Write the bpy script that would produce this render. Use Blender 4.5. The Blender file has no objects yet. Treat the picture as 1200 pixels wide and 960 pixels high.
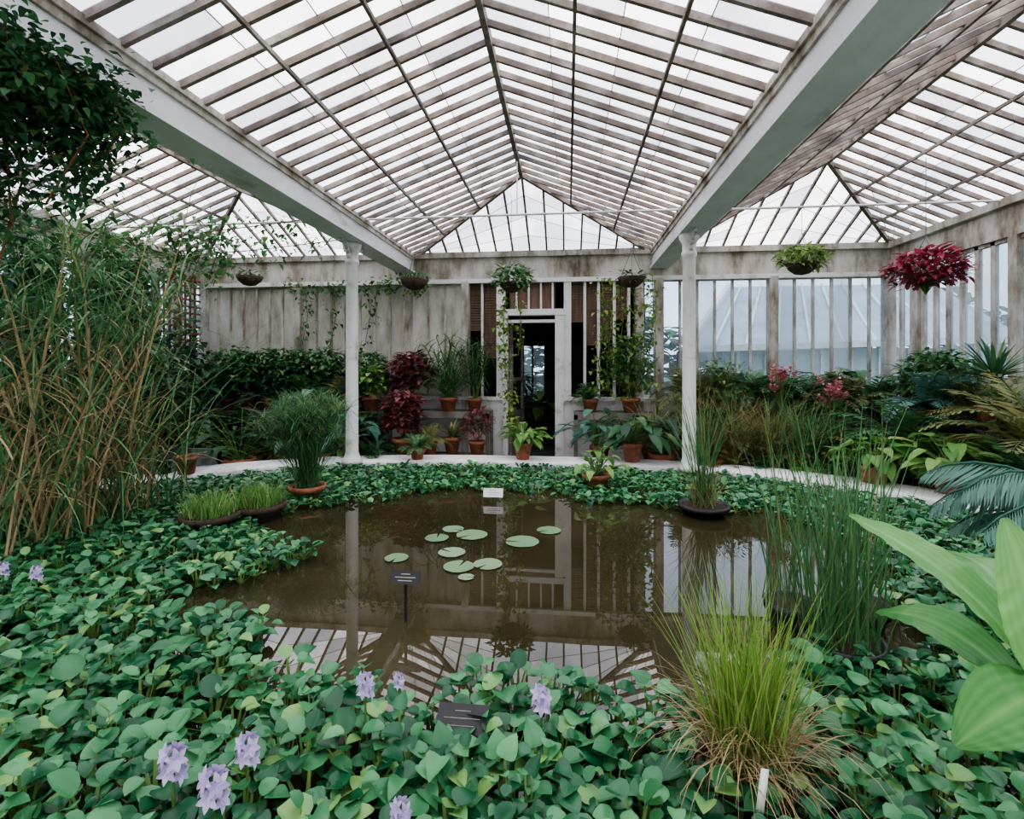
import bpy, math, random
import numpy as np
from mathutils import Vector
random.seed(11)
R=random.random
def U(a,b): return a+(b-a)*random.random()
scene=bpy.context.scene
# ------------------------------------------------------------------ materials
def newmat(name):
    m=bpy.data.materials.new(name); m.use_nodes=True
    nt=m.node_tree; nt.nodes.clear()
    return m,nt,nt.nodes.new('ShaderNodeOutputMaterial')
def ramp(nt,stops):
    r=nt.nodes.new('ShaderNodeValToRGB'); e=r.color_ramp.elements
    while len(e)<len(stops): e.new(0.5)
    for i,(p,c) in enumerate(stops):
        e[i].position=p; e[i].color=(*c,1)
    return r
def noise(nt,scale,detail=4,rough=.55,vec=None,stretch=None):
    n=nt.nodes.new('ShaderNodeTexNoise'); n.inputs['Scale'].default_value=scale
    n.inputs['Detail'].default_value=detail; n.inputs['Roughness'].default_value=rough
    tc=nt.nodes.new('ShaderNodeTexCoord')
    if stretch:
        mp=nt.nodes.new('ShaderNodeMapping'); mp.inputs['Scale'].default_value=stretch
        nt.links.new(tc.outputs['Object'],mp.inputs[0]); nt.links.new(mp.outputs[0],n.inputs[0])
    else: nt.links.new(tc.outputs['Object'],n.inputs[0])
    return n
def leafmat(name,c1,c2,rough=.42,trans=.28,c3=None):
    m,nt,out=newmat(name)
    a=nt.nodes.new('ShaderNodeAttribute'); a.attribute_name='rnd'
    n=noise(nt,9,2)
    mx=nt.nodes.new('ShaderNodeMath'); mx.operation='MULTIPLY_ADD'
    nt.links.new(n.outputs[0],mx.inputs[0]); mx.inputs[1].default_value=.5
    sb=nt.nodes.new('ShaderNodeMath'); sb.operation='SUBTRACT'; sb.inputs[1].default_value=.25
    nt.links.new(a.outputs['Fac'],sb.inputs[0]); nt.links.new(sb.outputs[0],mx.inputs[2])
    st=[(0,c1),(1,c2)] if c3 is None else [(0,c1),(.88,c2),(1,c3)]
    r=ramp(nt,st); nt.links.new(mx.outputs[0],r.inputs[0])
    p=nt.nodes.new('ShaderNodeBsdfPrincipled'); p.inputs['Roughness'].default_value=rough
    nt.links.new(r.outputs[0],p.inputs['Base Color'])
    t=nt.nodes.new('ShaderNodeBsdfTranslucent'); nt.links.new(r.outputs[0],t.inputs[0])
    s=nt.nodes.new('ShaderNodeMixShader'); s.inputs[0].default_value=trans
    nt.links.new(p.outputs[0],s.inputs[1]); nt.links.new(t.outputs[0],s.inputs[2])
    nt.links.new(s.outputs[0],out.inputs[0]); return m
def surf(name,stops,scale=6,rough=.7,detail=6,stretch=None,bump=0.1,nr=.6):
    m,nt,out=newmat(name)
    n=noise(nt,scale,detail,nr,stretch=stretch)
    r=ramp(nt,stops); nt.links.new(n.outputs[0],r.inputs[0])
    p=nt.nodes.new('ShaderNodeBsdfPrincipled'); p.inputs['Roughness'].default_value=rough
    nt.links.new(r.outputs[0],p.inputs['Base Color'])
    if bump:
        b=nt.nodes.new('ShaderNodeBump'); b.inputs['Strength'].default_value=bump; b.inputs['Distance'].default_value=.02
        nt.links.new(n.outputs[0],b.inputs['Height']); nt.links.new(b.outputs[0],p.inputs['Normal'])
    nt.links.new(p.outputs[0],out.inputs[0]); return m
def glassmat(name,lo,hi,tint=(.95,.95,.97),dirt=(.8,.8,.8),scale=3,stretch=None,tint2=None):
    m,nt,out=newmat(name)
    a=nt.nodes.new('ShaderNodeAttribute'); a.attribute_name='rnd'
    n=noise(nt,scale,6,.65,stretch=stretch)
    ad=nt.nodes.new('ShaderNodeMath'); ad.operation='ADD'
    nt.links.new(n.outputs[0],ad.inputs[0]); nt.links.new(a.outputs['Fac'],ad.inputs[1])
    mr=nt.nodes.new('ShaderNodeMapRange'); mr.inputs[1].default_value=.5; mr.inputs[2].default_value=1.5
    mr.inputs[3].default_value=lo; mr.inputs[4].default_value=hi
    nt.links.new(ad.outputs[0],mr.inputs[0])
    t=nt.nodes.new('ShaderNodeBsdfTransparent'); t.inputs[0].default_value=(*tint,1)
    if tint2:
        rr=ramp(nt,[(.45,tint),(.72,tint2)]); n3=noise(nt,.8,6,.65); nt.links.new(n3.outputs[0],rr.inputs[0]); nt.links.new(rr.outputs[0],t.inputs[0])
    tl=nt.nodes.new('ShaderNodeBsdfTranslucent'); tl.inputs[0].default_value=(*dirt,1)
    df=nt.nodes.new('ShaderNodeBsdfDiffuse'); df.inputs[0].default_value=(*[c*.8 for c in dirt],1)
    m1=nt.nodes.new('ShaderNodeMixShader'); m1.inputs[0].default_value=.35
    nt.links.new(tl.outputs[0],m1.inputs[1]); nt.links.new(df.outputs[0],m1.inputs[2])
    m2=nt.nodes.new('ShaderNodeMixShader'); nt.links.new(mr.outputs[0],m2.inputs[0])
    nt.links.new(t.outputs[0],m2.inputs[1]); nt.links.new(m1.outputs[0],m2.inputs[2])
    nt.links.new(m2.outputs[0],out.inputs[0]); return m
WHITE=surf('white_paint',[(.28,(.38,.35,.31)),(.45,(.70,.69,.67)),(1,(.84,.84,.84))],5,.5,8)
WASH=surf('peeling_whitewash',[(.32,(.12,.09,.065)),(.44,(.32,.28,.23)),(.56,(.54,.51,.47)),(.8,(.74,.73,.70))],3.5,.8,10,stretch=(1,1,.4),nr=.68)
BARM=surf('weathered_glazing_bar',[(.3,(.10,.08,.065)),(.5,(.20,.165,.14)),(.75,(.44,.40,.37))],4,.8,8)
BEAMM=surf('beam_paint',[(.30,(.34,.31,.28)),(.43,(.64,.64,.65)),(.8,(.82,.84,.88))],2.2,.55,10,stretch=(1,.5,1),nr=.66)
LIMEW=surf('limewashed_glass',[(.32,(.20,.18,.14)),(.48,(.46,.44,.39)),(.72,(.74,.74,.70))],2.2,.6,9,stretch=(1,1,.35),nr=.66)
GREYROOF=surf('grey_roofing',[(.3,(.30,.34,.38)),(.7,(.50,.55,.60))],1.5,.6,5)
RIMM=surf('pond_rim_paint',[(.25,(.55,.55,.52)),(.45,(.85,.85,.84)),(1,(.9,.9,.9))],4,.6,8)
FLOORM=surf('stone_path',[(.3,(.12,.11,.10)),(.7,(.30,.28,.26))],3,.8,8)
TERRA=surf('terracotta',[(.3,(.24,.085,.045)),(.7,(.48,.19,.11))],14,.8,6)
SOIL=surf('soil',[(.3,(.02,.014,.01)),(.7,(.06,.04,.025))],30,.95,6)
BLACK=surf('black_plastic',[(.3,(.012,.012,.013)),(.7,(.02,.02,.022))],10,.4,2,bump=0)
BASKET=surf('basket_fibre',[(.3,(.03,.022,.015)),(.7,(.10,.07,.045))],30,.9,4)
WOOD=surf('brown_wood',[(.3,(.10,.055,.035)),(.7,(.22,.13,.085))],4,.6,6,stretch=(6,6,.6))
REDW=surf('red_trellis_paint',[(.3,(.10,.035,.025)),(.7,(.22,.075,.055))],6,.6,4)
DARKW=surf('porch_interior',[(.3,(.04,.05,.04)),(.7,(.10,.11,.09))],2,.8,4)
BENCHM=surf('bench_slats',[(.3,(.10,.09,.08)),(.7,(.28,.26,.23))],5,.8,6)
IRON=surf('wire',[(.3,(.08,.07,.07)),(.7,(.2,.19,.18))],8,.5,3)
STONE=surf('stone_trough',[(.3,(.08,.09,.09)),(.7,(.22,.23,.22))],8,.85,6)
LABELW=surf('label_white',[(.3,(.75,.75,.72)),(.7,(.85,.85,.83))],8,.5,2,bump=0)
LAWN=surf('lawn',[(.3,(.03,.08,.02)),(.7,(.08,.16,.05))],3,.9,6)
ROOFGLASS=glassmat('roof_glass',.06,.85,(.97,.95,.94),(.50,.53,.60),1.6,tint2=(.60,.64,.72))
WALLGLASS=glassmat('window_glass',.22,.85,(.40,.50,.60),(.22,.28,.34),2.2,stretch=(1,1,.5))
HY=leafmat('hyacinth_leaf',(.012,.10,.040),(.12,.38,.16),.26,.2,(.24,.44,.14))
HYS=leafmat('hyacinth_stalk',(.10,.22,.05),(.25,.38,.12))
LIL=leafmat('lavender_petal',(.46,.36,.66),(.74,.64,.86),.5,.3)
PAD=leafmat('lily_pad_leaf',(.16,.28,.15),(.28,.40,.24),.3,.05)
DK=leafmat('dark_leaf',(.014,.06,.026),(.06,.18,.07),c3=(.18,.22,.07))
MID=leafmat('mid_leaf',(.03,.12,.04),(.13,.30,.11),c3=(.30,.34,.14))
BRT=leafmat('bright_leaf',(.08,.24,.05),(.28,.48,.14),.4,.35,(.48,.50,.20))
CANNA=leafmat('canna_leaf',(.04,.22,.04),(.22,.50,.15),.28,.3)
BLU=leafmat('blue_leaf',(.04,.14,.10),(.14,.30,.23),.4)
OLV=leafmat('olive_leaf',(.09,.13,.04),(.34,.33,.13),c3=(.42,.28,.13))
RED=leafmat('maroon_leaf',(.08,.015,.022),(.34,.10,.11))
PINK=leafmat('magenta_leaf',(.16,.01,.03),(.48,.07,.13))
ROSE=leafmat('rose_bloom',(.5,.15,.18),(.75,.35,.35))
STRAW=leafmat('straw',(.26,.18,.08),(.58,.47,.27),.6)
YGR=leafmat('yellow_grass',(.12,.28,.04),(.38,.52,.14),.5,.35)
IVY=leafmat('ivy_leaf',(.10,.22,.04),(.36,.44,.12),.5,.35)
RUSH=leafmat('rush_stem',(.04,.14,.05),(.13,.28,.10),c3=(.30,.26,.12))
DEAD=leafmat('dead_leaf',(.14,.07,.025),(.38,.23,.10),.7)
# ------------------------------------------------------------------ mesh builder
class MB:
    def __init__(s): s.V=[];s.F=[];s.M=[];s.Rn=[];s.n=0
    def add(s,v,f,mat=0,rnd=.5):
        v=np.asarray(v,dtype=float); s.V.append(v); n=s.n
        s.F.extend([tuple(i+n for i in q) for q in f]); s.M.extend([mat]*len(f))
        s.Rn.append(np.full(len(v),rnd)); s.n+=len(v)
    def box(s,a,b,mat=0,rnd=.5):
        x0,y0,z0=a;x1,y1,z1=b
        s.add([(x0,y0,z0),(x1,y0,z0),(x1,y1,z0),(x0,y1,z0),(x0,y0,z1),(x1,y0,z1),(x1,y1,z1),(x0,y1,z1)],
              [(0,3,2,1),(4,5,6,7),(0,1,5,4),(1,2,6,5),(2,3,7,6),(3,0,4,7)],mat,rnd)
    def bar(s,p,q,w,h,mat=0,up=(0,0,1),rnd=.5):
        p=np.array(p,float);q=np.array(q,float);d=q-p;d/=np.linalg.norm(d)+1e-9
        u=np.array(up,float);sd=np.cross(d,u);l=np.linalg.norm(sd)
        if l<1e-4: sd=np.cross(d,(1,0,0));l=np.linalg.norm(sd)
        sd/=l;u=np.cross(sd,d);sd=sd*w/2;u=u*h/2
        s.add([p-sd-u,p+sd-u,p+sd+u,p-sd+u,q-sd-u,q+sd-u,q+sd+u,q-sd+u],
              [(0,1,2,3),(7,6,5,4),(0,4,5,1),(1,5,6,2),(2,6,7,3),(3,7,4,0)],mat,rnd)
    def tube(s,pts,rad,seg=5,mat=0,rnd=.5):
        pts=[np.array(p,float) for p in pts];n=len(pts)
        if not hasattr(rad,'__len__'): rad=[rad]*n
        V=[]
        for i,p in enumerate(pts):
            d=pts[min(i+1,n-1)]-pts[max(i-1,0)];d/=np.linalg.norm(d)+1e-9
            a=np.cross(d,(0.3,.9,.1) if abs(d[2])>.6 else (0,0,1));a/=np.linalg.norm(a)+1e-9;b=np.cross(d,a)
            for k in range(seg):
                t=2*math.pi*k/seg;V.append(p+rad[i]*(math.cos(t)*a+math.sin(t)*b))
        F=[(i*seg+k,i*seg+(k+1)%seg,(i+1)*seg+(k+1)%seg,(i+1)*seg+k) for i in range(n-1) for k in range(seg)]
        s.add(V,F,mat,rnd)
    def lathe(s,prof,c=(0,0,0),seg=20,mat=0,rnd=.5,cap=False):
        V=[(c[0]+r*math.cos(2*math.pi*k/seg),c[1]+r*math.sin(2*math.pi*k/seg),c[2]+z) for r,z in prof for k in range(seg)]
        F=[(i*seg+k,i*seg+(k+1)%seg,(i+1)*seg+(k+1)%seg,(i+1)*seg+k) for i in range(len(prof)-1) for k in range(seg)]
        if cap: F.append(tuple((len(prof)-1)*seg+k for k in range(seg)))
        s.add(V,F,mat,rnd)
    def build(s,name,mats,smooth=True,loc=None,parent=None):
        me=bpy.data.meshes.new(name)
        V=np.concatenate(s.V)
        me.from_pydata(V.tolist(),[],s.F)
        for m in mats: me.materials.append(m)
        me.polygons.foreach_set('material_index',s.M)
        me.polygons.foreach_set('use_smooth',[smooth]*len(s.F))
        a=me.attributes.new('rnd','FLOAT','POINT'); a.data.foreach_set('value',np.concatenate(s.Rn))
        me.update()
        o=bpy.data.objects.new(name,me); scene.collection.objects.link(o)
        if loc: o.location=loc
        if parent: o.parent=parent
        return o
SH={'round':([0,.12,.35,.65,.88,1],[.25,.75,1,.95,.55,.06]),
    'lance':([0,.2,.45,.7,.9,1],[.15,.75,1,.75,.3,.02]),
    'heart':([0,.07,.25,.5,.8,1],[.5,.92,1,.82,.38,.02]),
    'strip':([0,.3,.6,.85,1],[.8,1,.9,.6,.05])}
def leaf(mb,p,d,L,W,shape='lance',mat=0,rnd=None,cup=.12,bend=.5,up=(0,0,1)):
    T,Wd=SH[shape];d=np.array(d,float);d/=np.linalg.norm(d)+1e-9
    u=np.array(up,float);x=np.cross(d,u);l=np.linalg.norm(x)
    if l<1e-3: x=np.array((1.,0,0))
    else: x/=l
    u=np.cross(x,d);p=np.array(p,float);V=[]
    b=bend if abs(bend)>1e-3 else 1e-3
    for t,w in zip(T,Wd):
        c=p+d*(L*math.sin(b*t)/b)-u*(L*(1-math.cos(b*t))/b)
        e=u*(cup*W*w)
        V+= [c-x*(W*w/2)+e,c,c+x*(W*w/2)+e]
    F=[]
    for i in range(len(T)-1):
        a=i*3;F+=[(a,a+1,a+4,a+3),(a+1,a+2,a+5,a+4)]
    mb.add(V,F,mat,R() if rnd is None else rnd)
def bigleaf(mb,p,tip,W,mat,rnd,roll=(0,0,1),arch=.12,cup=.25,NL=30,NW=16):
    p=np.array(p,float);tip=np.array(tip,float);d=tip-p;L=np.linalg.norm(d);d/=L
    x=np.cross(d,np.array(roll,float));x/=np.linalg.norm(x);u=np.cross(x,d);n0=mb.n
    V=[];RN=[]
    for i in range(NL+1):
        t=i/NL;w=W/2*(math.sin(math.pi*min(1,t**.8*.97+.02))**.75)+.002
        c=p+d*L*t+u*(arch*L*math.sin(math.pi*t))
        for j in range(NW+1):
            s=j/NW*2-1
            rip=.003*math.sin(i*1.6+abs(s)*5)*abs(s)+(.0022 if j%2 else 0)
            V.append(c+x*w*s+u*(cup*w*abs(s)**1.3+rip))
            RN.append(rnd+.5*(j==NW//2)+(.13 if j%2 else -.05)+.06*math.sin(t*9+s*3))
    F=[(i*(NW+1)+j,i*(NW+1)+j+1,(i+1)*(NW+1)+j+1,(i+1)*(NW+1)+j) for i in range(NL) for j in range(NW)]
    mb.add(V,F,mat,rnd);mb.Rn[-1]=np.array(RN)
def arc(p,az,e0,e1,L,n):
    pts=[np.array(p,float)];
    for i in range(n):
        t=(i+.5)/n;e=e0+(e1-e0)*t**1.3
        pts.append(pts[-1]+L/n*np.array((math.cos(az)*math.cos(e),math.sin(az)*math.cos(e),math.sin(e))))
    return pts
def blade(mb,p,az,e0,e1,L,W,mat=0,rnd=None,n=6):
    P=arc(p,az,e0,e1,L,n);tw=U(-1.2,1.2)
    s=np.array((-math.sin(az+tw),math.cos(az+tw),0))
    V=[];
    for i,q in enumerate(P):
        t=i/n;w=W/2*(1-t**2.2*.93)*(0.7+.6*min(t,.5))
        V+=[q-s*w,q+s*w]
    mb.add(V,[(2*i,2*i+1,2*i+3,2*i+2) for i in range(n)],mat,R() if rnd is None else rnd)
    return P
def frond(mb,p,az,e0,e1,L,lL,lW,n,mat=0,smat=None,full=False,sw=.9,droop=0):
    P=arc(p,az,e0,e1,L,8);mb.tube(P,[.006*L+.002]*8+[.002],3,mat if smat is None else smat,.3)
    s=np.array((-math.sin(az),math.cos(az),0));rd=R()
    for i in range(n):
        t=.12+.86*i/(n-1);f=t*8;k=min(int(f),7);q=P[k]+(P[k+1]-P[k])*(f-k)
        dd=P[k+1]-P[k];dd/=np.linalg.norm(dd)
        ll=lL*math.sin(math.pi*min(1,(t*.85+.12)))**.7
        for sg in (-1,1):
            d=s*sg*sw+dd*.55+np.array((0,0,U(-.25,.05)-droop))
            if full: leaf(mb,q,d,ll,lW,'lance',mat,rd*.6+R()*.4,.1,.5)
            else:
                d/=np.linalg.norm(d);w=dd*lW/2
                mb.add([q-w*.5,q+d*ll*.5-w,q+d*ll,q+d*ll*.5+w],[(0,1,2,3)],mat,rd*.6+R()*.4)
def pot(mb,r,h,mat=0,soil=1):
    mb.lathe([(0.001,0),(r*.68,0),(r*.93,h*.78),(r*1.03,h*.78),(r*1.06,h),(r*.93,h),(r*.9,h*.9),(0.001,h*.9)],seg=20,mat=mat)
    mb.lathe([(r*.91,h*.905),(0.001,h*.93)],seg=16,mat=soil)
# plant kinds
def k_fern(mb,z,L,n=16,mat=2,m2=4):
    for i in range(n):
        e=U(.4,1.45);frond(mb,(U(-.02,.02),U(-.02,.02),z),U(0,6.28),e,e-U(1,1.9),L*U(.75,1.1),L*.22,L*.05,16,mat)
def k_broad(mb,z,L,n=14,mat=2,lL=.22,lW=.13,shape='heart'):
    for i in range(n):
        az=U(0,6.28);e=U(.45,1.45);P=arc((U(-.03,.03),U(-.03,.03),z),az,e,e-.5,L*U(.4,1),4)
        mb.tube(P,.005,3,4,.4);d=(math.cos(az),math.sin(az),U(-.5,.5));s=U(.75,1.15)
        leaf(mb,P[-1],d,lL*s,lW*s,shape,mat,None,.12,U(.4,1.2))
def k_grass(mb,z,L,n=90,mat=2,w=.010,spread=.08,droop=1.0,emin=1.0):
    for i in range(n):
        e=U(emin,1.54);blade(mb,(U(-spread,spread),U(-spread,spread),z),U(0,6.28),e,e-U(.2,1.3)*droop,L*U(.55,1.1),w,mat)
def k_bush(mb,z,rx,h,n=260,mat=2,lL=.09,lW=.045,shape='lance',m2=None):
    for i in range(max(6,n//22)):
        az=U(0,6.28);mb.tube(arc((0,0,z),az,U(.9,1.5),U(.6,1.3),h*U(.5,.85),4),.006,3,4,.3)
    for i in range(n):
        az=U(0,6.28);ph=math.acos(U(-.75,1));rr=U(.45,1.0)**.6
        hp=rx*rr*math.sin(ph)*U(.8,1.1)
        p=(hp*math.cos(az),hp*math.sin(az),z+h*.52+h*.5*rr*math.cos(ph))
        a2=az+U(-.9,.9);s=U(.7,1.2)
        leaf(mb,p,(math.cos(a2),math.sin(a2),U(-.5,.9)),lL*s,lW*s,shape,(m2 if m2 and R()<.3 else mat),None,.12,U(.2,1.1))
def k_papyrus(mb,z,L,n=22,mat=2,ul=.2,un=26):
    for i in range(n):
        az=U(0,6.28);e=U(1.15,1.55);P=arc((U(-.06,.06),U(-.06,.06),z),az,e,e-U(0,.4),L*U(.55,1),5);mb.tube(P,.005,3,mat,.4)
        for k in range(un):
            e=U(-.1,1.3);blade(mb,P[-1],U(0,6.28),e,e-U(.6,1.5),ul*U(.6,1.1),.006,mat,None,3)
def k_spike(mb,z,L,n=26,mat=2,w=.05):
    for i in range(n):
        az=U(0,6.28);e=U(.2,1.45);leaf(mb,(0,0,z),(math.cos(az)*math.cos(e),math.sin(az)*math.cos(e),math.sin(e)),L*U(.7,1.05),w,'strip',mat,None,.25,U(.1,.7))
def k_cane(mb,z,L,n=5,mat=2,lL=.35):
    for i in range(n):
        az=U(0,6.28);e=U(1.2,1.55);P=arc((U(-.04,.04),U(-.04,.04),z),az,e,e-.25,L*U(.7,1),8);mb.tube(P,.009,5,4,.4)
        for q in P[2:]:
            for k in range(3):
                e2=U(.2,1.1);blade(mb,q,U(0,6.28),e2,e2-U(.9,1.9),lL*U(.7,1.2),.022,mat)
# ------------------------------------------------------------------ room shell
XL,XR,YB,YF=-6.4,4.93,8.4,-2.0
bays=[(-6.4,-4.60,-2.80,4.10),(-2.54,-.61,1.32,4.15),(1.58,3.24,4.93,4.18)]
ZE=3.42;YH=6.8
def lerp(a,b,t): return tuple(x+(y-x)*t for x,y in zip(a,b))
for (xl,xc,xr,zr) in bays:
    mb=MB()
    def panel(a,b,c,d,base=0):
        n=4
        for i in range(n):
            r=base+U(0,1)**1.7*1.05;t0,t1=i/n,(i+1)/n
            mb.add([lerp(a,b,t0),lerp(a,b,t1),lerp(d,c,t1),lerp(d,c,t0)],[(0,1,2,3)],1,r)
            if i: mb.bar(lerp(a,b,t0),lerp(d,c,t0),.006,.006,0)
    for xe in (xl,xr):
        y=YF;sp=.222
        def top(y):
            t=1 if y<=YH else max(0,(YB-y)/(YB-YH))
            return (xe+(xc-xe)*t,y,ZE+(zr-ZE)*t)
        while y<YB-.02:
            y2=min(y+sp,YB)
            panel((xe,y,ZE),top(y),top(y2),(xe,y2,ZE))
            t=top(y)
            if math.dist(t,(xe,y,ZE))>.05: mb.bar((xe,y,ZE-.02),(t[0],t[1],t[2]-.02),.030,.05,0)
            y=y2
        for t in (.33,.66):
            ye=YB-(YB-YH)*t
            x=xe+(xc-xe)*t;z=ZE+(zr-ZE)*t-.065
            mb.bar((x,YF,z),(x,ye,z),.024,.03,0)
        mb.bar((xe,YB,ZE-.03),(xc,YH,zr-.04),.045,.07,0)
    mb.bar((xc,YF,zr-.04),(xc,YH,zr-.04),.045,.09,0)
    n=int((xr-xl)/.27);prev=None
    for i in range(n+1):
        x=xl+(xr-xl)*i/n
        t=(x-xl)/(xc-xl) if x<xc else (xr-x)/(xr-xc);t=max(0,min(1,t))
        a=(x,YB,ZE);b=(x,YB-t*(YB-YH),ZE+t*(zr-ZE))
        if prev: panel(prev[0],prev[1],b,a,.6 if xc==-.61 else .05)
        if t>.03: mb.bar((a[0],a[1],a[2]-.02),(b[0],b[1],b[2]-.02),.028,.04,0)
        prev=(a,b)
    mb.build('glass_roof',[BARM,ROOFGLASS],smooth=False)
# beams
for xb in (-2.67,1.45):
    mb=MB()
    mb.box((xb-.115,YF,3.13),(xb+.115,YB,3.36),0)
    mb.box((xb-.15,YF,3.105),(xb+.15,YB,3.145),0)
    mb.box((xb-.135,YF,3.31),(xb+.135,YB,3.37),1)
    mb.box((xb-.155,YF,3.36),(xb+.155,YB,3.41),1)
    mb.build('roof_beam',[BEAMM,WASH],smooth=False)
for xb in (-2.70,1.42):
    mb=MB()
    mb.lathe([(.0,0),(.13,0),(.13,.04),(.105,.07),(.09,.11),(.08,.14),(.076,1.2),(.072,2.50),(.088,2.52),(.088,2.55),(.074,2.58),(.08,2.66),(.115,2.72),(.115,2.775),(0,2.775)],seg=24)
    for sy in (1,-1):
        P=[(0,sy*(.07+.26*(1-math.cos(t))),2.50+.25*math.sin(t)) for t in np.linspace(0,1.57,7)]
        for i in range(6): mb.bar(P[i],P[i+1],.03,.04,0,up=(1,0,0))
    mb.build('iron_column',[WHITE],loc=(xb,6.2,.335))
# floor & outside
mb=MB();mb.box((XL-.2,YF-.2,-.1),(XR+.2,YB+.2,0));mb.build('floor',[FLOORM],smooth=False)
mb=MB();mb.box((-60,-60,-.35),(60,80,-.12));mb.build('lawn_ground',[LAWN],smooth=False)
# walls
def wall_section(mb,p0,p1,z0,z1,nb,glassmat_idx,barw=.035,bar_idx=0,th=.03):
    p0=np.array(p0,float);p1=np.array(p1,float)
    for i in range(nb):
        a=p0+(p1-p0)*i/nb;b=p0+(p1-p0)*(i+1)/nb
        mb.add([(a[0],a[1],z0),(b[0],b[1],z0),(b[0],b[1],z1),(a[0],a[1],z1)],[(0,1,2,3)],glassmat_idx,R())
    for i in range(nb+1):
        a=p0+(p1-p0)*i/nb
        mb.bar((a[0],a[1],z0),(a[0],a[1],z1),barw,barw+.01,bar_idx,up=(0,1,0))
# back wall
mb=MB()
mb.box((XL,YB-.06,2.95),(XR,YB+.10,3.42),0)
mb.box((XL,YB-.12,3.34),(XR,YB-.05,3.43),0)
mb.box((XL,YB-.09,2.92),(XR,YB-.03,2.99),1)
mb.box((XL,YB-.08,0),(-1.02,YB+.10,1.0),2)
mb.box((-.06,YB-.08,0),(XR,YB+.10,1.0),2)
mb.box((XL,YB-.16,1.0),(-1.02,YB+.10,1.05),1)
mb.box((-.06,YB-.16,1.0),(XR,YB+.10,1.05),1)
for x in (XL+.06,-4.6,-2.67,-1.68,1.14,1.45,3.18,XR-.06):
    mb.box((x-.06,YB-.1,0),(x+.06,YB+.08,2.95),0)
mb.box((-1.16,YB-.07,0),(-1.02,YB+.1,2.95),1)
mb.box((-.06,YB-.07,0),(.06,YB+.1,2.95),1)
for x in (.28,.5,.75,.98): mb.box((x-.022,YB-.04,1.05),(x+.022,YB+.04,2.95),1)
mb.box((-1.42,YB-.04,1.05),(-1.385,YB+.04,2.95),1)
mb.build('wall_back',[WASH,WHITE,WHITE],smooth=False)
def win(name,p0,p1,z0,z1,nb,gm,**k):
    bm=k.pop('bm',WHITE)
    mb=MB();wall_section(mb,p0,p1,z0,z1,nb,1,**k)
    mb.bar((p0[0],p0[1],z0+.02),(p1[0],p1[1],z0+.02),.05,.05,0);mb.bar((p0[0],p0[1],z1-.02),(p1[0],p1[1],z1-.02),.05,.05,0)
    mb.build(name,[bm,gm],smooth=False)
win('window_1',(-6.34,YB),(-4.66,YB),1.05,2.95,7,LIMEW,bm=WASH)
win('window_2',(-4.54,YB),(-2.73,YB),1.05,2.95,7,LIMEW,bm=WASH)
win('window_3',(-2.61,YB),(-1.74,YB),1.05,2.95,3,LIMEW,bm=WASH)
win('window_4',(1.51,YB),(3.12,YB),1.05,2.95,6,WALLGLASS,bm=WASH)
win('window_5',(3.24,YB),(4.87,YB),1.05,2.95,6,WALLGLASS,bm=WASH)
for x0,x1,zb in ((-1.62,-1.42,2.15),(-1.38,-1.16,1.7),(.06,.26,2.3),(.3,.48,1.9),(.52,.73,2.0),(.77,.96,2.35)):
    mb=MB();z=2.94
    while z>zb: mb.box((x0,YB+.05,z-.04),(x1,YB+.065,z-.006));z-=.042
    mb.build('wooden_blind',[WOOD],smooth=False)
win('window_6',(1.2,YB),(1.39,YB),1.05,2.95,1,WALLGLASS)
for nm,x in (('wall_left',XL),('wall_right',XR)):
    s=1 if x<0 else -1
    mb=MB()
    mb.box((min(x,x-s*.1),YF,0),(max(x,x-s*.1),YB,.9),1)
    mb.box((min(x,x+s*.06),YF,3.0),(max(x,x+s*.06),YB,3.42),0)
    mb.box((min(x,x+s*.14),YF,3.33),(max(x,x+s*.14),YB,3.42),0)
    mb.box((min(x,x+s*.12),YF,.88),(max(x,x+s*.12),YB,.94),1)
    y=YF+.2
    while y<YB: mb.box((x-.06,y-.06,0),(x+.06,y+.06,3.0),0);y+=1.6
    mb.build(nm,[WASH,WHITE],smooth=False)
win('window_7',(XR,YF),(XR,YB),.94,3.0,44,WALLGLASS,barw=.05,bm=WASH)
win('window_8',(XL,YF),(XL,YB),.94,3.0,40,WALLGLASS,barw=.04,bm=WASH)
mb=MB();mb.box((XL,YF-.1,0),(XR,YF,.9),1);mb.box((XL,YF-.06,3.0),(XR,YF+.06,3.42),0)
for xe,xc,xr,zr in bays:
    mb.add([(xe,YF,ZE),(xr,YF,ZE),(xc,YF,zr)],[(0,1,2)],0)
mb.build('wall_front',[WASH,WHITE],smooth=False)
win('window_9',(XL,YF),(XR,YF),.9,3.0,32,ROOFGLASS)
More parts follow.
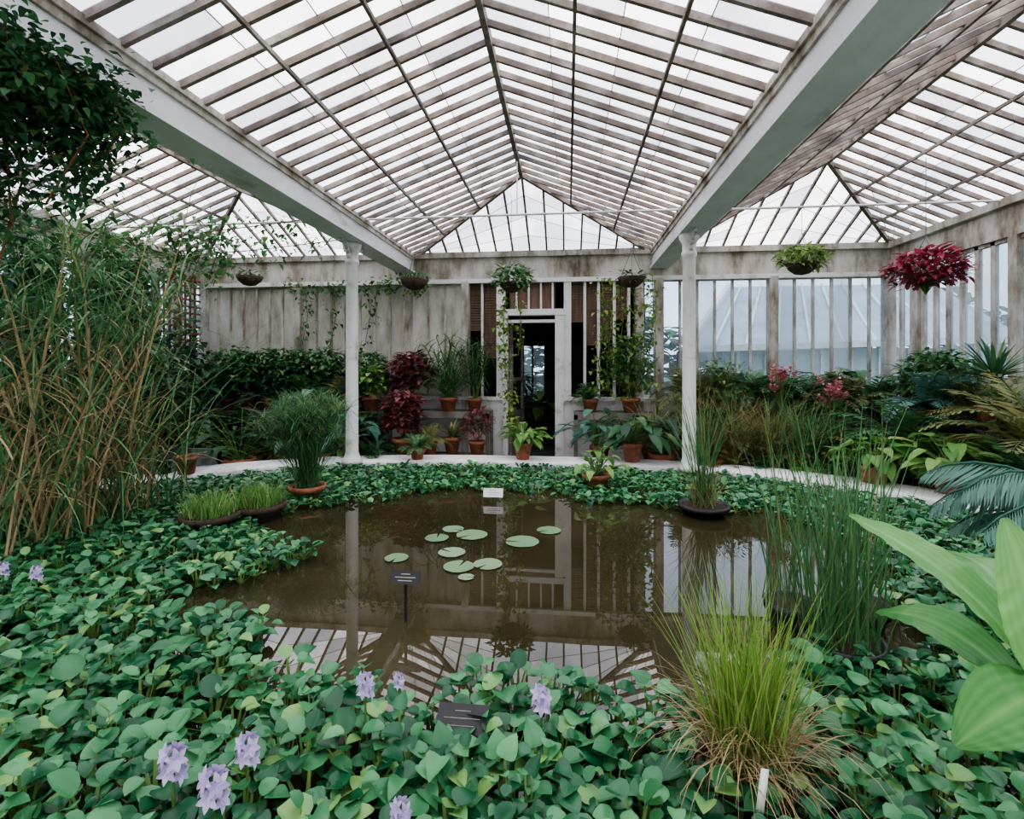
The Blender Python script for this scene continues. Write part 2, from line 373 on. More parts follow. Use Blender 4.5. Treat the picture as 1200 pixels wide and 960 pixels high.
# door frame + open leaf
E=bpy.data.objects.new('door_1',None);scene.collection.objects.link(E)
mb=MB()
mb.box((-1.05,YB-.12,0),(-.97,YB+.06,2.45));mb.box((-.20,YB-.12,0),(-.06,YB+.06,2.45))
mb.box((-1.08,YB-.13,2.38),(-.04,YB+.06,2.48))
mb.box((-.97,YB-.1,2.26),(-.20,YB-.04,2.31))
mb.box((-1.05,YB-.1,0),(-.06,YB+.06,.03))
for x in (-.83,-.63,-.43,-.24): mb.box((x-.015,YB-.05,2.48),(x+.015,YB,2.95))
mb.build('frame',[WHITE],smooth=False,parent=E)
mb=MB()
a=math.radians(78);o=np.array((-.94,YB+.05))
def dp(u,w=0): return (o[0]+u*math.cos(a)-w*math.sin(a),o[1]+u*math.sin(a)+w*math.cos(a))
for u0,u1,z0,z1 in ((0,.09,0.03,2.24),(.64,.73,.03,2.24),(.09,.64,.03,.8),(.09,.64,2.15,2.24),(.09,.64,1.3,1.36)):
    p=dp(u0);q=dp(u1);mb.bar((p[0],p[1],(z0+z1)/2),(q[0],q[1],(z0+z1)/2),.035,z1-z0,0)
mb.build('leaf',[BENCHM],smooth=False,parent=E)
mb=MB();mb.box((-.95,YB+.02,2.48),(-.2,YB+.03,2.95));mb.build('transom_panel',[WOOD],smooth=False,parent=E)
# porch behind the door
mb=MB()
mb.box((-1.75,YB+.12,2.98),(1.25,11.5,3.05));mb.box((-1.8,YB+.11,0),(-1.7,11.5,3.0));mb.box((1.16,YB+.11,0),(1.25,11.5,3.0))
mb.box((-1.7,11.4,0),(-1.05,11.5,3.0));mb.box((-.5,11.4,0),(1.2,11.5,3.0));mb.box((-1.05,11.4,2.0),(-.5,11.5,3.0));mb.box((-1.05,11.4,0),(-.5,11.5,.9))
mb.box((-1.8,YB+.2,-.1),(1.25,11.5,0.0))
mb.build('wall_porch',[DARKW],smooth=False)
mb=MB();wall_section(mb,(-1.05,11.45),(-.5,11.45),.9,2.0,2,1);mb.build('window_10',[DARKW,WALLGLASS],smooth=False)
# tie rods
mb=MB()
mb.tube([(-2.55,6.2,3.40),(1.35,6.2,3.40)],.014,6);mb.tube([(1.55,6.25,3.40),(4.9,6.25,3.40)],.014,6);mb.tube([(-6.35,6.2,3.40),(-2.8,6.2,3.40)],.014,6)
mb.tube([(-.61,6.2,3.40),(-.61,6.2,4.05)],.008,6)
mb.build('tie_rod',[WHITE])
# trellis on left wall
mb=MB();y=6.3
while y<8.05: mb.bar((-6.2,y,1.6),(-6.2,y,3.05),.032,.02,0,up=(1,0,0));y+=.11
z=1.65
while z<3.05: mb.bar((-6.18,6.25,z),(-6.18,8.05,z),.02,.032,0);z+=.11
for yy in (6.3,8.0): mb.bar((-6.2,yy,1.8),(-6.34,yy,1.8),.03,.03,0)
mb.build('garden_trellis',[REDW,DARKW],smooth=False)
# ------------------------------------------------------------------ pond
PC=(-.55,2.6);PA=4.5
def pond(th,off=0):
    c,s=math.cos(th),math.sin(th);n=2/2.6
    b=3.9 if s>0 else 2.05
    return (PC[0]+(PA+off)*abs(c)**n*(1 if c>0 else -1),PC[1]+(b+off)*abs(s)**n*(1 if s>0 else -1))
def inpond(x,y,m=.10):
    b=3.9 if y>PC[1] else 2.05
    return abs((x-PC[0])/(PA-m))**2.6+abs((y-PC[1])/(b-m))**2.6<1
N=160
prof=[(-.0,.0),(-.0,.31),(.01,.335),(.03,.34),(.42,.34),(.44,.335),(.45,.31),(.45,0)]
V=[];F=[]
for off,z in prof:
    for k in range(N): x,y=pond(2*math.pi*k/N,off);V.append((x,y,z))
for i in range(len(prof)-1):
    for k in range(N): F.append((i*N+k,i*N+(k+1)%N,(i+1)*N+(k+1)%N,(i+1)*N+k))
mb=MB();mb.add(V,F);mb.build('pond_rim',[RIMM])
m,nt,out=newmat('pond_water')
p=nt.nodes.new('ShaderNodeBsdfPrincipled');n=noise(nt,1.2,5)
r=ramp(nt,[(.3,(.028,.024,.011)),(.7,(.062,.052,.026))]);nt.links.new(n.outputs[0],r.inputs[0]);nt.links.new(r.outputs[0],p.inputs['Base Color'])
p.inputs['Roughness'].default_value=.0;p.inputs['IOR'].default_value=1.6
n2=noise(nt,2.0,1);b=nt.nodes.new('ShaderNodeBump');b.inputs['Strength'].default_value=.02;b.inputs['Distance'].default_value=.02
nt.links.new(n2.outputs[0],b.inputs['Height']);nt.links.new(b.outputs[0],p.inputs['Normal']);nt.links.new(p.outputs[0],out.inputs[0])
WATER=m
mb=MB();V=[(*pond(2*math.pi*k/N,.005),.26) for k in range(N)];mb.add(V,[tuple(range(N))]);mb.build('pond_water',[WATER],smooth=False)
OPEN=[(-2.45,4.30),(-1.75,4.75),(-1.5,5.15),(-.88,5.25),(-.21,5.2),(.27,4.85),(1.0,4.75),(1.75,4.6),(2.1,4.0),(1.95,3.3),(1.60,2.75),(1.6,2.3),(.95,2.3),(.60,2.02),(.33,1.95),(.12,2.02),(-.23,2.03),(-.62,1.82),(-.79,1.95),(-1.08,1.95),(-1.35,2.25),(-1.70,2.35),(-2.2,2.35),(-2.15,2.6),(-1.8,3.0),(-1.75,3.25),(-1.95,3.5),(-2.5,3.74)]
def inpoly(x,y,P):
    c=False;j=len(P)-1
    for i in range(len(P)):
        if (P[i][1]>y)!=(P[j][1]>y) and x<(P[j][0]-P[i][0])*(y-P[i][1])/(P[j][1]-P[i][1])+P[i][0]: c=not c
        j=i
    return c
mb=MB()
def rosette(x,y,s,hmax):
    k=random.randint(6,9);a0=U(0,6.28);h0=U(.5,1.1)*hmax;s=s*U(.65,1.25);rb=U(-.3,.2)
    for i in range(k):
        az=a0+i*2.4+U(-.2,.2);f=i/k
        r=(.03+.10*f)*s/.1;h=h0*(1-.55*f)*U(.8,1.1)
        p0=np.array((x+.01*math.cos(az),y+.01*math.sin(az),.265));p1=np.array((x+r*math.cos(az),y+r*math.sin(az),.27+h))
        sd=np.array((-math.sin(az),math.cos(az),0))*.006*s/.1
        mb.add([p0-sd*1.8,p0+sd*1.8,p1+sd,p1-sd],[(0,1,2,3)],1,R())
        e=U(-.3,1.1)*(1-.5*f)
        L=s*U(.7,1.2)
        leaf(mb,p1,(math.cos(az)*math.cos(e),math.sin(az)*math.cos(e),math.sin(e)),L,L*U(.78,1.08),'round' if R()<.75 else 'heart',0,min(1,max(0,R()**1.1+rb)),U(.08,.34),U(-.1,1.0))
def fill(y0,y1,sp,s,hm):
    y=y0
    while y<y1:
        x=-5.0
        while x<4.0:
            xx=x+U(-.5,.5)*sp;yy=y+U(-.5,.5)*sp
            if inpond(xx,yy) and not inpoly(xx,yy,OPEN) and R()<.93: rosette(xx,yy,s,hm)
            x+=sp
        y+=sp
fill(.72,2.3,.098,.066,.13);fill(2.3,3.6,.105,.064,.10);fill(3.6,6.5,.118,.062,.06)
mb.build('water_hyacinth_mat',[HY,HYS])
# flowers
def flower(x,y,z,s):
    mb=MB();mb.tube([(0,0,-.2),(0,0,0),(0,0,.06*s)],.005,4,1,.4)
    for i in range(8):
        az=i*2.4;h=.07*s*i/8
        c=np.array((.016*s*math.cos(az),.016*s*math.sin(az),h))
        for k in range(6):
            t=k*math.pi/3+az
            o=np.array((math.cos(az),math.sin(az),.45));o/=np.linalg.norm(o)
            a=np.cross(o,(0,0,1));a/=np.linalg.norm(a);b=np.cross(a,o)
            d=a*math.cos(t)+b*math.sin(t)+o*.6
            leaf(mb,c,d,.033*s,.018*s,'lance',0,None,.2,.7,up=o)
    mb.build('water_hyacinth_flower',[LIL,HYS],loc=(x,y,z))
for x,y,z,s in ((-.68,1.67,.46,.85),(-.085,1.67,.45,.95),(-.90,1.36,.455,.9),(-1.07,1.29,.455,1.0),(-.914,1.24,.44,1.05),(-.417,1.25,.42,.75),(-2.86,2.48,.42,.8),(-3.1,2.51,.42,.8),(-.60,1.78,.42,.55)):
    flower(x,y,z,s)
# lily pads
mb=MB()
for x,y,r in ((-1.15,3.36,.08),(-.98,3.78,.09),(-.905,4.0,.085),(-.73,3.88,.12),(-.332,3.77,.125),(-.146,4.05,.095),(-.80,3.5,.095),(-.52,3.32,.095),(-.70,3.26,.10),(-.62,3.1,.05)):
    a0=U(0,6.28);V=[(x,y,.266)];n=22
    for k in range(n+1):
        t=a0+.12+(6.04)*k/n;V.append((x+r*math.cos(t)*U(.98,1.02),y+r*math.sin(t),.267+U(0,.003)))
    mb.add(V,[(0,k,k+1) for k in range(1,n+1)],0,R())
mb.build('lily_pads',[PAD])
# ------------------------------------------------------------------ labels
def sign(x,y,z,w,h,boardm,tilt=.5,stake=.25,name='plant_label_sign'):
    mb=MB();c,s=math.cos(tilt),math.sin(tilt)
    v=[]
    for dy in (0,.006):
        for (a,b) in ((-w/2,-h/2),(w/2,-h/2),(w/2,h/2),(-w/2,h/2)): v.append((a,b*s+dy*c,b*c-dy*s))
    mb.add(v,[(0,1,2,3),(7,6,5,4),(0,4,5,1),(1,5,6,2),(2,6,7,3),(3,7,4,0)],0)
    mb.box((-.007,.004,-stake),(.007,.012,0),1)
    for i in range(3):
        zz=h*(.28-.24*i);ww=w*(.16,.36,.25)[i]
        mb.add([(-ww,zz*s-.002,zz*c-.003),(ww,zz*s-.002,zz*c-.003),(ww,zz*s-.002,zz*c),(-ww,zz*s-.002,zz*c)],[(0,1,2,3)],2)
    mb.build(name,[boardm,BLACK,LABELW if boardm is BLACK else BLACK],smooth=False,loc=(x,y,z))
sign(-.82,2.53,.49,.15,.065,BLACK,.5,.26)
sign(-.71,4.87,.345,.19,.085,LABELW,.4,.1)
sign(-.35,1.68,.39,.17,.09,BLACK,.9,.13)
# ------------------------------------------------------------------ pond pots & grasses
W0=.2
def P(name,loc,pr,ph,f,leafm=MID,**k):
    pm=k.pop('potm',TERRA);st=k.pop('stem',HYS);m3=k.pop('m3',BRT)
    mb=MB();pot(mb,pr,ph);f(mb,ph*.9)
    return mb.build(name,[pm,SOIL,leafm,m3,st],loc=loc)
P('potted_umbrella_sedge',(-2.53,4.76,W0),.17,.2,lambda m,z:(k_papyrus(m,z,.86,110,2,.28,32),k_grass(m,z,.6,120,2,.006,.1)),MID)
for x,y in ((-2.83,3.80),(-2.62,4.12)):
    P('bowl_of_water_grass',(x,y,W0),.21,.19,lambda m,z:k_grass(m,z,.22,420,2,.007,.15,.6),BRT,potm=BASKET)
P('potted_marginal_grass',(1.19,4.65,W0),.21,.15,lambda m,z:(k_grass(m,z,1.1,70,2,.009,.06,.35,1.3),k_grass(m,z,.5,70,3,.01,.1)),RUSH,potm=BLACK,m3=OLV)
P('rush_clump',(1.20,2.39,.18),.16,.2,lambda m,z:(k_grass(m,z,1.05,120,2,.008,.14,.22,1.3),k_grass(m,z,.5,60,2,.008,.14,.5,1.2)),RUSH,potm=BLACK)
P('rush_clump',(1.45,2.75,.18),.14,.2,lambda m,z:k_grass(m,z,1.05,45,2,.009,.14,.25,1.3),RUSH,potm=BLACK)
P('rush_clump',(1.12,2.72,.18),.12,.2,lambda m,z:k_grass(m,z,.95,35,2,.008,.12,.3,1.3),RUSH,potm=BLACK)
P('golden_grass_clump',(.54,1.62,.2),.14,.16,lambda m,z:(k_grass(m,z,.58,420,2,.005,.08,.35,1.22),k_grass(m,z,.42,420,3,.005,.09,2.2,1.0)),YGR,m3=STRAW,potm=BASKET)
mb=MB();mb.bar((0,0,0),(.02,.0,.17),.02,.003,0,up=(0,1,0));mb.build('plant_tag',[LABELW],loc=(.50,1.42,.33))
# near big leaves right
mb=MB();cx,cy,cz=1.62,1.30,.15;pot(mb,.16,.3)
def rel(p): return (p[0]-cx,p[1]-cy,p[2]-cz)
for b_,t_,W,rn,rl,ar,cu in (((1.14,1.38,.82),(.80,1.56,1.14),.155,.6,(.25,-.5,.8),.10,.22),
    ((1.14,1.33,.80),(1.08,1.40,1.19),.15,.75,(-.3,-1,.2),.05,.3),
    ((1.14,1.34,.80),(.90,1.30,.68),.16,.25,(-.1,-.6,1),.22,.2),
    ((1.16,1.32,.78),(1.0,1.12,.62),.15,.15,(-.3,-.4,1),.2,.2),
    ((1.2,1.4,.8),(1.5,1.6,1.05),.17,.6,(0,-.4,1),.1,.2),((1.2,1.4,.8),(1.55,1.2,.8),.17,.6,(0,-.2,1),.2,.2),
    ((1.2,1.45,.8),(1.25,1.85,.95),.16,.4,(0,-.4,1),.2,.2),((1.15,1.42,.75),(.98,1.75,.78),.13,.1,(-.2,-.4,1),.2,.2)):
    mb.tube([(0,0,.27),lerp((0,0,.5),rel(b_),.5),rel(b_)],.010,6,4,.6);bigleaf(mb,rel(b_),rel(t_),W,2,rn,rl,ar,cu)
mb.build('canna_plant',[TERRA,SOIL,CANNA,BRT,HYS],loc=(cx,cy,cz))
# cycad
mb=MB();pot(mb,.2,.35);mb.tube([(0,0,.3),(0,0,.5)],[.12,.09],8,4,.1)
for i in range(13):
    az=i*2.4;e=U(.7,1.2);frond(mb,(0,0,.5),az,e,e-U(1.4,2.0),U(.8,.95),.24,.022,40,2,sw=.7,droop=.3)
for az,e,dl,l in ((2.9,1.15,2.1,1.0),(3.35,1.0,1.8,.95),(3.9,1.1,2.1,1.05),(2.4,1.2,1.9,1.0),(3.1,1.35,2.2,1.0)):
    frond(mb,(0,0,.5),az,e,e-dl,l,.30,.024,56,2,sw=.55,droop=.5)
mb.build('potted_cycad',[TERRA,SOIL,BLU,BLU,DEAD],loc=(2.66,2.72,.12))
# tall canes left
mb=MB()
for i in range(30):
    bx,by=U(-4.75,-3.6),U(2.9,4.1);az=U(0,6.28);e=U(1.2,1.56);Lc=U(1.5,2.7)
    dead=R()<.6;P_=arc((bx,by,.2),az,e,e-U(0,.35),Lc,8);mb.tube(P_,[.010]*6+[.007,.005,.003],5,1 if dead else 2,R())
    for q in P_[2:]:
        for k in range(3):
            e2=U(.3,1.3);blade(mb,q,U(0,6.28),e2,e2-U(.8,2.2),U(.5,1.0),.018,(1 if (R()<.6 and q[2]<1.7) else 0))
for i in range(24):
    bx,by=U(-4.4,-3.45),U(2.8,3.5);az=U(-2.2,2.2);e=U(1.2,1.52);P_=arc((bx,by,.2),az,e,e-U(.0,.5),U(.9,1.9),8)
    mb.tube(P_,[.009,.009,.008,.008,.007,.006,.004,.003,.002],5,1,U(.2,.9))
    for q in P_[3:8:2]:
        e2=U(.2,1.2);blade(mb,q,U(0,6.28),e2,e2-U(1.2,2.4),U(.35,.7),.016,1)
for i in range(360):
    e=U(.95,1.52);L_=U(.9,2.6);m_=1 if (L_<1.7 and R()<.65) else 0
    blade(mb,(U(-4.7,-3.5),U(2.9,4.5),.25),U(0,6.28),e,e-U(.2,2.0),L_,.016,m_,None,9)
mb.build('giant_reed_clump',[MID,STRAW,OLV])
mb=MB()
for i in range(18):
    az=U(0,6.28);P_=arc((U(-4.5,-3.7),U(3.6,4.5),.2),az,1.5,1.3,U(1.5,2.7),6);mb.tube(P_,.008,4,0,.3)
    for k in range(64):
        e=U(-.2,1.4);blade(mb,P_[-1],U(0,6.28),e,e-U(.8,1.7),U(.25,.5),.007,0,None,4)
mb.build('papyrus_clump',[MID])
def vine(mb,pts,n,spread,lL,lW,mat=0,shape='heart',sm=1):
    mb.tube(pts,.006,4,sm,.3);pts=[np.array(p,float) for p in pts]
    for i in range(n):
        f=U(0,len(pts)-1.001);k=int(f);q=pts[k]+(pts[k+1]-pts[k])*(f-k)
        q=q+np.array([random.gauss(0,spread) for _ in range(3)]);az=U(0,6.28);s=U(.6,1.2)
        leaf(mb,q,(math.cos(az),math.sin(az),U(-1,.2)),lL*s,lW*s,shape,mat,None,.1,.5)
mb=MB()
for i in range(34):
    x,y=U(-3.35,-2.45),U(1.75,2.55);zt=3.08 if x>-2.85 else 3.35;l=U(.2,1.0)*(1.25 if x<-2.8 else .75)
    pts=[(x,y,zt),(x+U(-.1,.1),y+U(-.1,.1),zt-l*.5),(x+U(-.15,.15),y+U(-.1,.1),zt-l)]
    vine(mb,pts,250,.08,.05,.033)
for i in range(8):
    vine(mb,[(-3.9,1.5+i*.13,3.3),(-3.2,1.6+i*.13,3.36),(-2.85,1.65+i*.13,3.1),(-2.55,1.7+i*.13,3.05)],240,.07,.05,.035)
mb.build('climbing_vine',[DK,DEAD])
mb=MB()
for yy in (5.3,6.2):
    vine(mb,[(-6.3,yy,3.2),(-5.2,yy,3.0),(-4,yy,3.05),(-2.9,yy,3.15)],300,.10,.08,.05)
for i in range(10):
    x=U(-5.8,-3.2);vine(mb,[(x,5.3,3.05),(x+.1,5.35,2.8),(x,5.3,2.45)],60,.08,.08,.05)
vine(mb,[(-4.8,8.2,2.9),(-3.8,8.2,2.85),(-2.9,8.15,2.9),(-2.3,8.1,2.8)],380,.08,.08,.055)
for x in (-4.4,-3.9,-3.3): vine(mb,[(x,8.2,2.85),(x+.05,8.2,2.4),(x-.05,8.2,1.9)],60,.06,.08,.05)
mb.build('climbing_vine',[MID,DEAD])
mb=MB()
for i in range(34):
    y=U(2.2,6.6);vine(mb,[(-6.2,y,.6),(-6.1,y+.1,1.5),(-6.15,y,2.3),(-6.1,y+.1,U(2.7,3.2))],280,.15,.14,.10)
for i in range(6):
    y=U(6.6,7.8);vine(mb,[(-6.1,y,.8),(-6.05,y+.1,1.4),(-6.05,y,U(1.7,2.3))],140,.12,.13,.09)
mb.build('climbing_vine',[DK,DEAD])
for x,y,h in ((-5.3,3.9,2.3),(-5.45,4.9,2.4),(-5.5,6.0,2.0)):
    P('potted_laurel_tree',(x,y,0),.2,.35,lambda m,z:k_bush(m,z,.6,h-.35,1200,2,.16,.07),DK)
# vines at the door
mb=MB()
vine(mb,[(-.86,7.2,2.62),(-.92,7.3,2.1),(-.88,7.3,1.5),(-.8,7.2,.9),(-.75,7.2,.6)],280,.05,.085,.06)
vine(mb,[(-.7,7.2,2.6),(-.66,7.3,2.2),(-.70,7.3,1.7)],50,.04,.07,.05)
for x in (.50,.62,.78,.95,1.1,1.22): vine(mb,[(x,7.6,2.85),(x+.03,7.65,2.2),(x-.04,7.7,1.6),(x,7.8,1.15)],130,.07,.08,.055)
mb.build('trailing_ivy',[IVY,HYS])
P('potted_fig_shrub',(-1.1,10.2,0),.18,.3,lambda m,z:k_bush(m,z,.4,1.3,420,2,.16,.08),MID)
P('potted_philodendron',(-.5,10.7,0),.18,.3,lambda m,z:k_broad(m,z,.9,34,2,.3,.18),BRT)
# ------------------------------------------------------------------ hanging baskets
def basket(x,y,z,r,top,f,leafm,m3=MID):
    mb=MB();mb.lathe([(.001,-r*.75),(r*.45,-r*.65),(r*.8,-r*.35),(r,0),(r*.93,0),(r*.7,-.03),(.001,-.03)],seg=20,mat=0)
    for k in range(3):
        a=k*2.1+.4;mb.tube([(r*.95*math.cos(a),r*.95*math.sin(a),0),(0,0,r*2)],.004,4,1)
    mb.tube([(0,0,r*2),(0,0,top-z)],.004,4,1)
    f(mb);mb.build('hanging_basket',[BASKET,IRON,leafm,m3,HYS],loc=(x,y,z))
basket(-4.93,7.5,2.95,.2,3.6,lambda m:k_bush(m,-.1,.2,.22,70,2,.08,.04),DK)
basket(-2.12,6.96,2.76,.2,3.5,lambda m:(k_grass(m,0,.22,50,2,.008,.12),k_bush(m,-.05,.2,.15,50,2,.06,.03)),MID)
basket(-.78,7.16,2.72,.18,3.9,lambda m:k_bush(m,-.12,.29,.38,320,2,.10,.05),MID)
basket(.91,7.44,2.82,.2,3.6,lambda m:k_bush(m,-.1,.22,.2,80,2,.08,.04),DK)
basket(3.28,7.6,3.0,.22,3.8,lambda m:(k_bush(m,-.12,.34,.36,320,2,.11,.05,m2=3),k_grass(m,0,.35,60,2,.01,.1,2)),IVY,MID)
basket(3.83,5.95,2.55,.2,3.8,lambda m:(k_bush(m,-.22,.36,.5,620,2,.11,.05)),PINK)
# ------------------------------------------------------------------ benches
def bench(x0,x1,y0,y1,z):
    mb=MB();along=(x1-x0)>(y1-y0)
    n=max(3,int((y1-y0 if along else x1-x0)/.09))
    for i in range(n):
        t=(i+.1)/n;t2=(i+.85)/n
        if along: mb.box((x0,y0+(y1-y0)*t,z-.03),(x1,y0+(y1-y0)*t2,z))
        else: mb.box((x0+(x1-x0)*t,y0,z-.03),(x0+(x1-x0)*t2,y1,z))
    mb.box((x0,y0,z-.10),(x1,y0+.03,z-.03));mb.box((x0,y1-.03,z-.10),(x1,y1,z-.03))
    mb.box((x0,y0,z-.10),(x0+.03,y1,z-.03));mb.box((x1-.03,y0,z-.10),(x1,y1,z-.03))
    L=max(x1-x0,y1-y0);k=max(2,int(L/1.2)+1)
    for i in range(k):
        t=i/(k-1)
        for s in (0,1):
            x=(x0+(x1-x0-.05)*t) if along else (x0 if s==0 else x1-.05)
            y=(y0 if s==0 else y1-.05) if along else (y0+(y1-y0-.05)*t)
            mb.box((x,y,0),(x+.05,y+.05,z-.03))
    mb.build('plant_bench',[BENCHM],smooth=False)
ZL=.86
bench(-6.2,-2.9,7.55,8.25,ZL);bench(-2.5,-1.2,7.75,8.25,.85);bench(.1,1.3,7.75,8.25,.85);bench(1.6,4.3,7.55,8.25,.84);bench(4.35,4.85,2.2,8.2,.78);bench(-6.25,-5.6,3.5,7.5,.72)
KN=[('potted_fern',lambda m,z:k_fern(m,z,.68,24),MID),('potted_fern',lambda m,z:k_fern(m,z,.62,26),DK),
    ('potted_philodendron',lambda m,z:k_broad(m,z,.6,30,2,.27,.16),DK),('potted_arum',lambda m,z:k_broad(m,z,.65,24,2,.30,.18),BLU),
    ('potted_begonia',lambda m,z:k_bush(m,z,.32,.6,420,2,.12,.08,'heart'),DK),('potted_fig_shrub',lambda m,z:k_bush(m,z,.34,.8,520,2,.13,.06),MID),
    ('potted_spider_plant',lambda m,z:k_grass(m,z,.7,190,2,.016,.06,1.7,.5),BRT),('potted_dracaena',lambda m,z:k_spike(m,z,.5,44),MID),
    ('potted_sedge',lambda m,z:k_grass(m,z,.8,240,2,.011,.07,1.7,.6),OLV),('potted_geranium',lambda m,z:k_bush(m,z,.28,.5,320,2,.09,.07,'heart'),BRT),
    ('potted_copper_fern',lambda m,z:k_fern(m,z,.68,28),OLV)]
def rk(loc,idx=None,pr=None):
    n,f,l=KN[random.choice(idx) if idx else random.randrange(len(KN))]
    pr=pr or U(.10,.14)
    P(n,loc,pr,pr*1.7,f,l)
x=-5.9
while x<-2.9:
    rk((x,7.9,ZL),[1,2,4,5,5]);rk((x+.15,7.65,ZL),[1,2,9,4,0,10]);x+=.34
y=3.8
while y<7.3:
    rk((-5.85,y,.72),[1,2,5,4,0]);y+=.42
for x,y,i in ((-5.4,6.9,2),(-4.9,7.1,1),(-4.4,7.25,10),(-3.9,7.25,0),(-3.2,7.2,2),(-5.2,6.6,9),(-5.0,7.25,4),(-3.0,7.3,4),(-2.75,6.95,1),(-3.6,7.3,1),(-4.7,6.9,0)): rk((x,y,0),[i],.17)
P('potted_elephant_ear',(-3.45,6.85,0),.2,.35,lambda m,z:k_broad(m,z,1.05,50,2,.30,.20),BLU)
P('potted_banana_shrub',(-4.45,6.55,0),.2,.3,lambda m,z:k_broad(m,z,.85,34,2,.55,.17,'lance'),DK)
P('potted_coleus',(-2.32,7.05,.28),.15,.26,lambda m,z:k_bush(m,z,.27,.7,480,2,.11,.08,'heart'),RED)
P('potted_coleus',(-2.45,7.9,.85),.15,.26,lambda m,z:k_bush(m,z,.36,.7,520,2,.12,.09,'heart'),RED)
P('potted_bamboo_grass',(-1.85,7.85,.85),.14,.22,lambda m,z:(k_cane(m,z,1.0,12,2,.45),k_grass(m,z,.95,200,2,.016,.06,1.8,.7)),MID)
P('potted_bamboo_grass',(-1.45,7.92,.85),.12,.2,lambda m,z:k_cane(m,z,.9,11,2,.4),DK)
P('potted_fern',(-1.98,7.2,.28),.13,.22,lambda m,z:k_fern(m,z,.42,26),OLV)
P('potted_bromeliad',(-1.68,7.35,.28),.12,.24,lambda m,z:k_spike(m,z,.34,26,2,.045),OLV)
P('potted_croton',(-1.3,7.3,.28),.12,.2,lambda m,z:k_bush(m,z,.18,.5,200,2,.13,.04),RED,m3=OLV)
P('potted_fern',(-1.95,6.52,.34),.10,.15,lambda m,z:k_fern(m,z,.32,20),MID)
bench(-2.6,-1.15,6.98,7.5,.28) 
P('potted_geranium',(-.58,6.68,.34),.12,.22,lambda m,z:(k_broad(m,z,.34,44,2,.17,.11),k_spike(m,z,.3,12,2,.03)),BRT)
P('potted_geranium',(.30,5.49,.22),.14,.2,lambda m,z:(k_broad(m,z,.32,34,2,.13,.08)),BRT)
P('potted_philodendron',(.82,6.66,.34),.13,.24,lambda m,z:(k_broad(m,z,.5,40,2,.32,.12,'lance'),k_broad(m,z,.4,20,2,.22,.12)),DK)
P('potted_arum',(.45,7.3,.2),.14,.24,lambda m,z:k_broad(m,z,.65,30,2,.30,.13,'lance'),BLU)
P('potted_fern',(.35,7.95,.85),.12,.2,lambda m,z:k_fern(m,z,.4,22),MID)
P('potted_bamboo_grass',(.95,7.9,.85),.14,.22,lambda m,z:k_bush(m,z,.33,1.0,520,2,.14,.04),MID)
P('potted_sedge',(1.15,7.2,.2),.14,.22,lambda m,z:k_grass(m,z,.9,240,2,.013,.08,1.5,.7),OLV)
P('potted_philodendron',(1.25,7.0,.0),.18,.4,lambda m,z:k_broad(m,z,.7,36,2,.3,.14),DK)
x=1.75
while x<4.3:
    rk((x,7.9,.84),[0,2,5,10,7]);rk((x+.15,7.66,.84),[0,10,8,9,10,0]);x+=.34
P('potted_box_shrub',(2.25,7.7,1.0),.14,.22,lambda m,z:(k_fern(m,z,.45,44),k_bush(m,z,.38,.5,300,2,.08,.03)),MID)
y=2.6
while y<7.6:
    rk((4.55,y,.78),[0,10,5,6,8,3,10]);y+=.34
for x,y,i in ((1.9,7.0,8),(2.35,7.05,10),(2.8,7.05,0),(3.3,7.0,10),(3.8,6.9,0),(2.1,7.3,6),(2.6,7.35,10),(3.1,7.3,9),(3.6,7.35,5),(4.1,7.2,0),(4.15,6.6,8),(4.2,6.0,0),(4.25,5.4,6),(4.2,4.8,0),(4.25,4.2,3),(1.7,7.2,10),(2.0,7.2,4),(2.5,6.9,8),(3.05,6.75,10),(3.55,6.6,0),(3.9,6.0,9)):
    rk((x,y,.15),[i],.16)
def plume(m,z):
    for i in range(16):
        az=U(0,6.28);Pp=arc((0,0,z),az,1.5,U(1.1,1.5),U(.6,.95),5);m.tube(Pp,.004,3,4,.4)
        for k in range(26):
            t=U(.7,1);q=Pp[3]+(Pp[5]-Pp[3])*t
            leaf(m,q+np.array([U(-.03,.03) for _ in range(3)]),(U(-1,1),U(-1,1),U(0,1)),.045,.03,'round',3)
    k_grass(m,z,.6,80,2,.01,.06,1)
for x,y,z in ((2.85,7.2,.45),(3.35,6.95,.33)): P('potted_pink_astilbe',(x,y,z),.14,.22,plume,MID,m3=ROSE)
for x,y in ((1.75,6.85),(2.15,6.82),(2.55,6.78)): P('potted_copper_grass',(x,y,.05),.15,.22,lambda m,z:(k_grass(m,z,1.2,200,2,.012,.08,1.4),k_grass(m,z,.5,120,2,.014,.08,1.8,.4),k_fern(m,z,.6,16,3)),OLV,m3=DEAD)
P('potted_sedge',(2.9,6.6,.1),.16,.25,lambda m,z:(k_grass(m,z,1.0,220,2,.012,.08,1.2),k_grass(m,z,.5,100,2,.012,.08,1.6,.4)),MID)
for x,y,fl,lm in ((1.72,6.66,.36,MID),(2.05,6.63,.34,OLV),(2.4,6.58,.38,MID),(2.75,6.47,.36,BRT),(3.08,6.3,.38,MID),(3.4,6.1,.36,OLV)):
    P('potted_fern',(x,y,.10),.10,.18,lambda m,z:k_fern(m,z,fl,30),lm)
P('potted_hosta',(3.2,5.75,.34),.15,.18,lambda m,z:k_broad(m,z,.34,52,2,.24,.16),BRT)
P('potted_hosta',(3.65,5.35,.34),.14,.22,lambda m,z:k_broad(m,z,.40,46,2,.24,.15),BRT)
P('potted_yellow_fern',(3.95,4.8,.34),.14,.22,lambda m,z:k_fern(m,z,.55,28),MID)
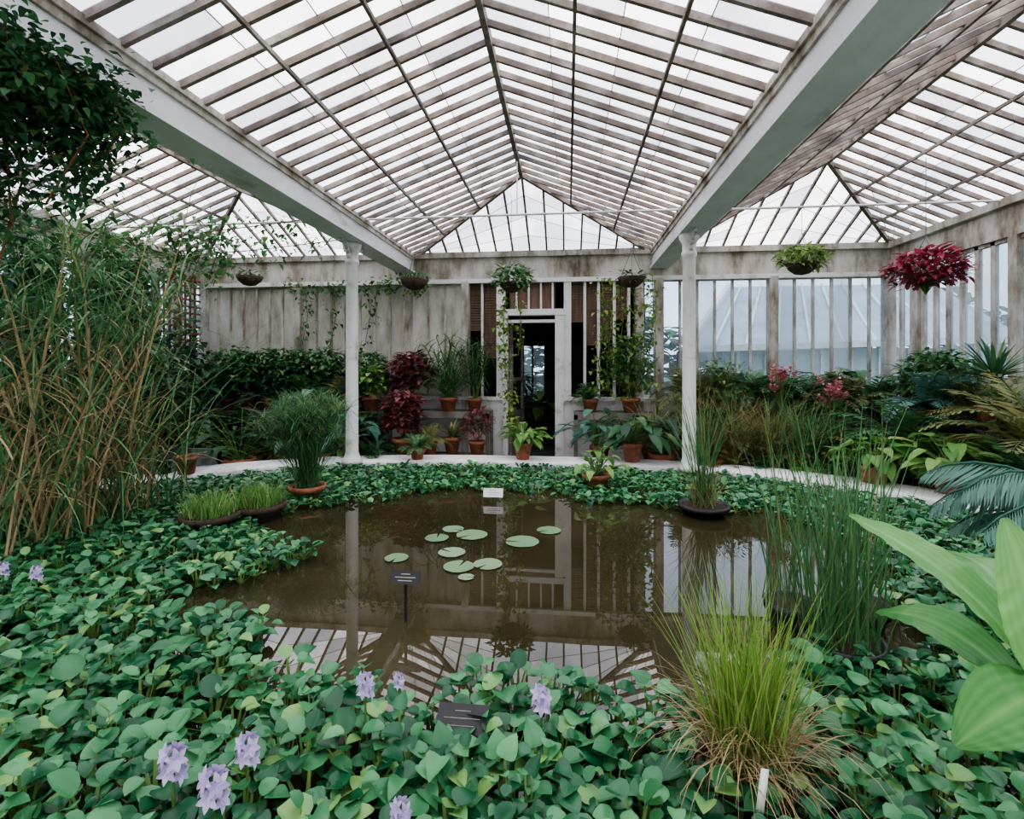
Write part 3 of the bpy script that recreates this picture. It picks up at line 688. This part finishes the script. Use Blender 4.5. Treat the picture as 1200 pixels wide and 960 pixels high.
P('potted_yucca',(4.35,5.75,.9),.15,.25,lambda m,z:(m.tube([(0,0,z),(0,0,z+.3)],.03,6,4,.2),k_spike(m,z+.3,.5,46,2,.035)),DK)
P('potted_palm',(4.3,6.6,.8),.16,.25,lambda m,z:k_fern(m,z,.85,26),BLU)
P('potted_palm',(3.9,6.3,.4),.16,.25,lambda m,z:k_fern(m,z,.95,28),MID)
P('potted_palm',(4.25,5.1,.5),.16,.25,lambda m,z:k_fern(m,z,.95,28),OLV)
for x,y,z in ((4.35,5.75,.9),(4.3,6.6,.8),(3.9,6.3,.4),(4.25,5.1,.5)):
    mb=MB();mb.lathe([(.0,0),(.16,0),(.13,.04),(.12,z-.05),(.17,z),(0,z)],seg=16);mb.build('plant_pedestal',[STONE],loc=(x,y,0))
mb=MB();mb.box((-5.35,5.35,0),(-4.55,6.2,.30));
for a,b in (((-5.4,5.3,.3),(-4.5,5.38,.48)),((-5.4,6.17,.3),(-4.5,6.25,.48)),((-5.4,5.3,.3),(-5.32,6.25,.48)),((-4.58,5.3,.3),(-4.5,6.25,.48))): mb.box(a,b)
mb.build('stone_trough',[STONE],smooth=False)
P('terracotta_pot',(-4.3,5.38,.34),.12,.2,lambda m,z:None,MID)
# ------------------------------------------------------------------ outside
mb=MB()
for i in range(4200):
    x=U(-14,14);y=U(15.5,17.5);z=U(-.1,3.2+.6*math.sin(x*1.3))
    az=U(0,6.28);leaf(mb,(x,y,z),(math.cos(az),math.sin(az),U(-.5,.7)),.5,.35,'round',0)
mb.build('outdoor_hedge',[DK])
mb=MB()
mb.box((3.2,12.1,0),(9,12.2,1.95),1)
for i in range(10): mb.box((3.2+i*.6,12.05,0),(3.27+i*.6,12.12,1.95),0)
mb.add([(2.6,11.7,1.9),(9.5,11.7,2.1),(9.5,14.5,3.7),(4.4,14.5,3.7)],[(0,1,2,3)],1)
mb.bar((2.6,11.7,1.92),(9.5,11.7,2.12),.12,.14,0);mb.bar((2.6,11.7,1.95),(4.4,14.5,3.75),.12,.12,0)
for i in range(9):
    x=3.2+i*.68;mb.bar((x,11.7,1.98),(x+1.5*max(0,1-i/9),14.5,3.74),.05,.05,0)
mb.build('neighbouring_glasshouse',[WHITE,GREYROOF],smooth=False)
# ------------------------------------------------------------------ world
w=bpy.data.worlds.new('sky');scene.world=w;w.use_nodes=True;nt=w.node_tree
bg=nt.nodes['Background'];n=nt.nodes.new('ShaderNodeTexNoise');n.inputs['Scale'].default_value=2.2;n.inputs['Detail'].default_value=3
r=ramp(nt,[(.3,(.88,.90,1.0)),(.7,(1.0,.95,.93))]);nt.links.new(n.outputs[0],r.inputs[0]);nt.links.new(r.outputs[0],bg.inputs[0]);bg.inputs[1].default_value=4.6
# camera
cam=bpy.data.cameras.new('camera');co=bpy.data.objects.new('camera',cam);scene.collection.objects.link(co)
cam.sensor_fit='HORIZONTAL';cam.sensor_width=36;cam.lens=18;cam.shift_y=-52/1200;cam.clip_start=.05
co.location=(0,0,1.57);co.rotation_euler=(math.pi/2,0,math.atan(65/600))
scene.camera=co
scene.view_settings.view_transform='AgX'
try: scene.view_settings.look='AgX - Medium High Contrast'
except Exception: pass
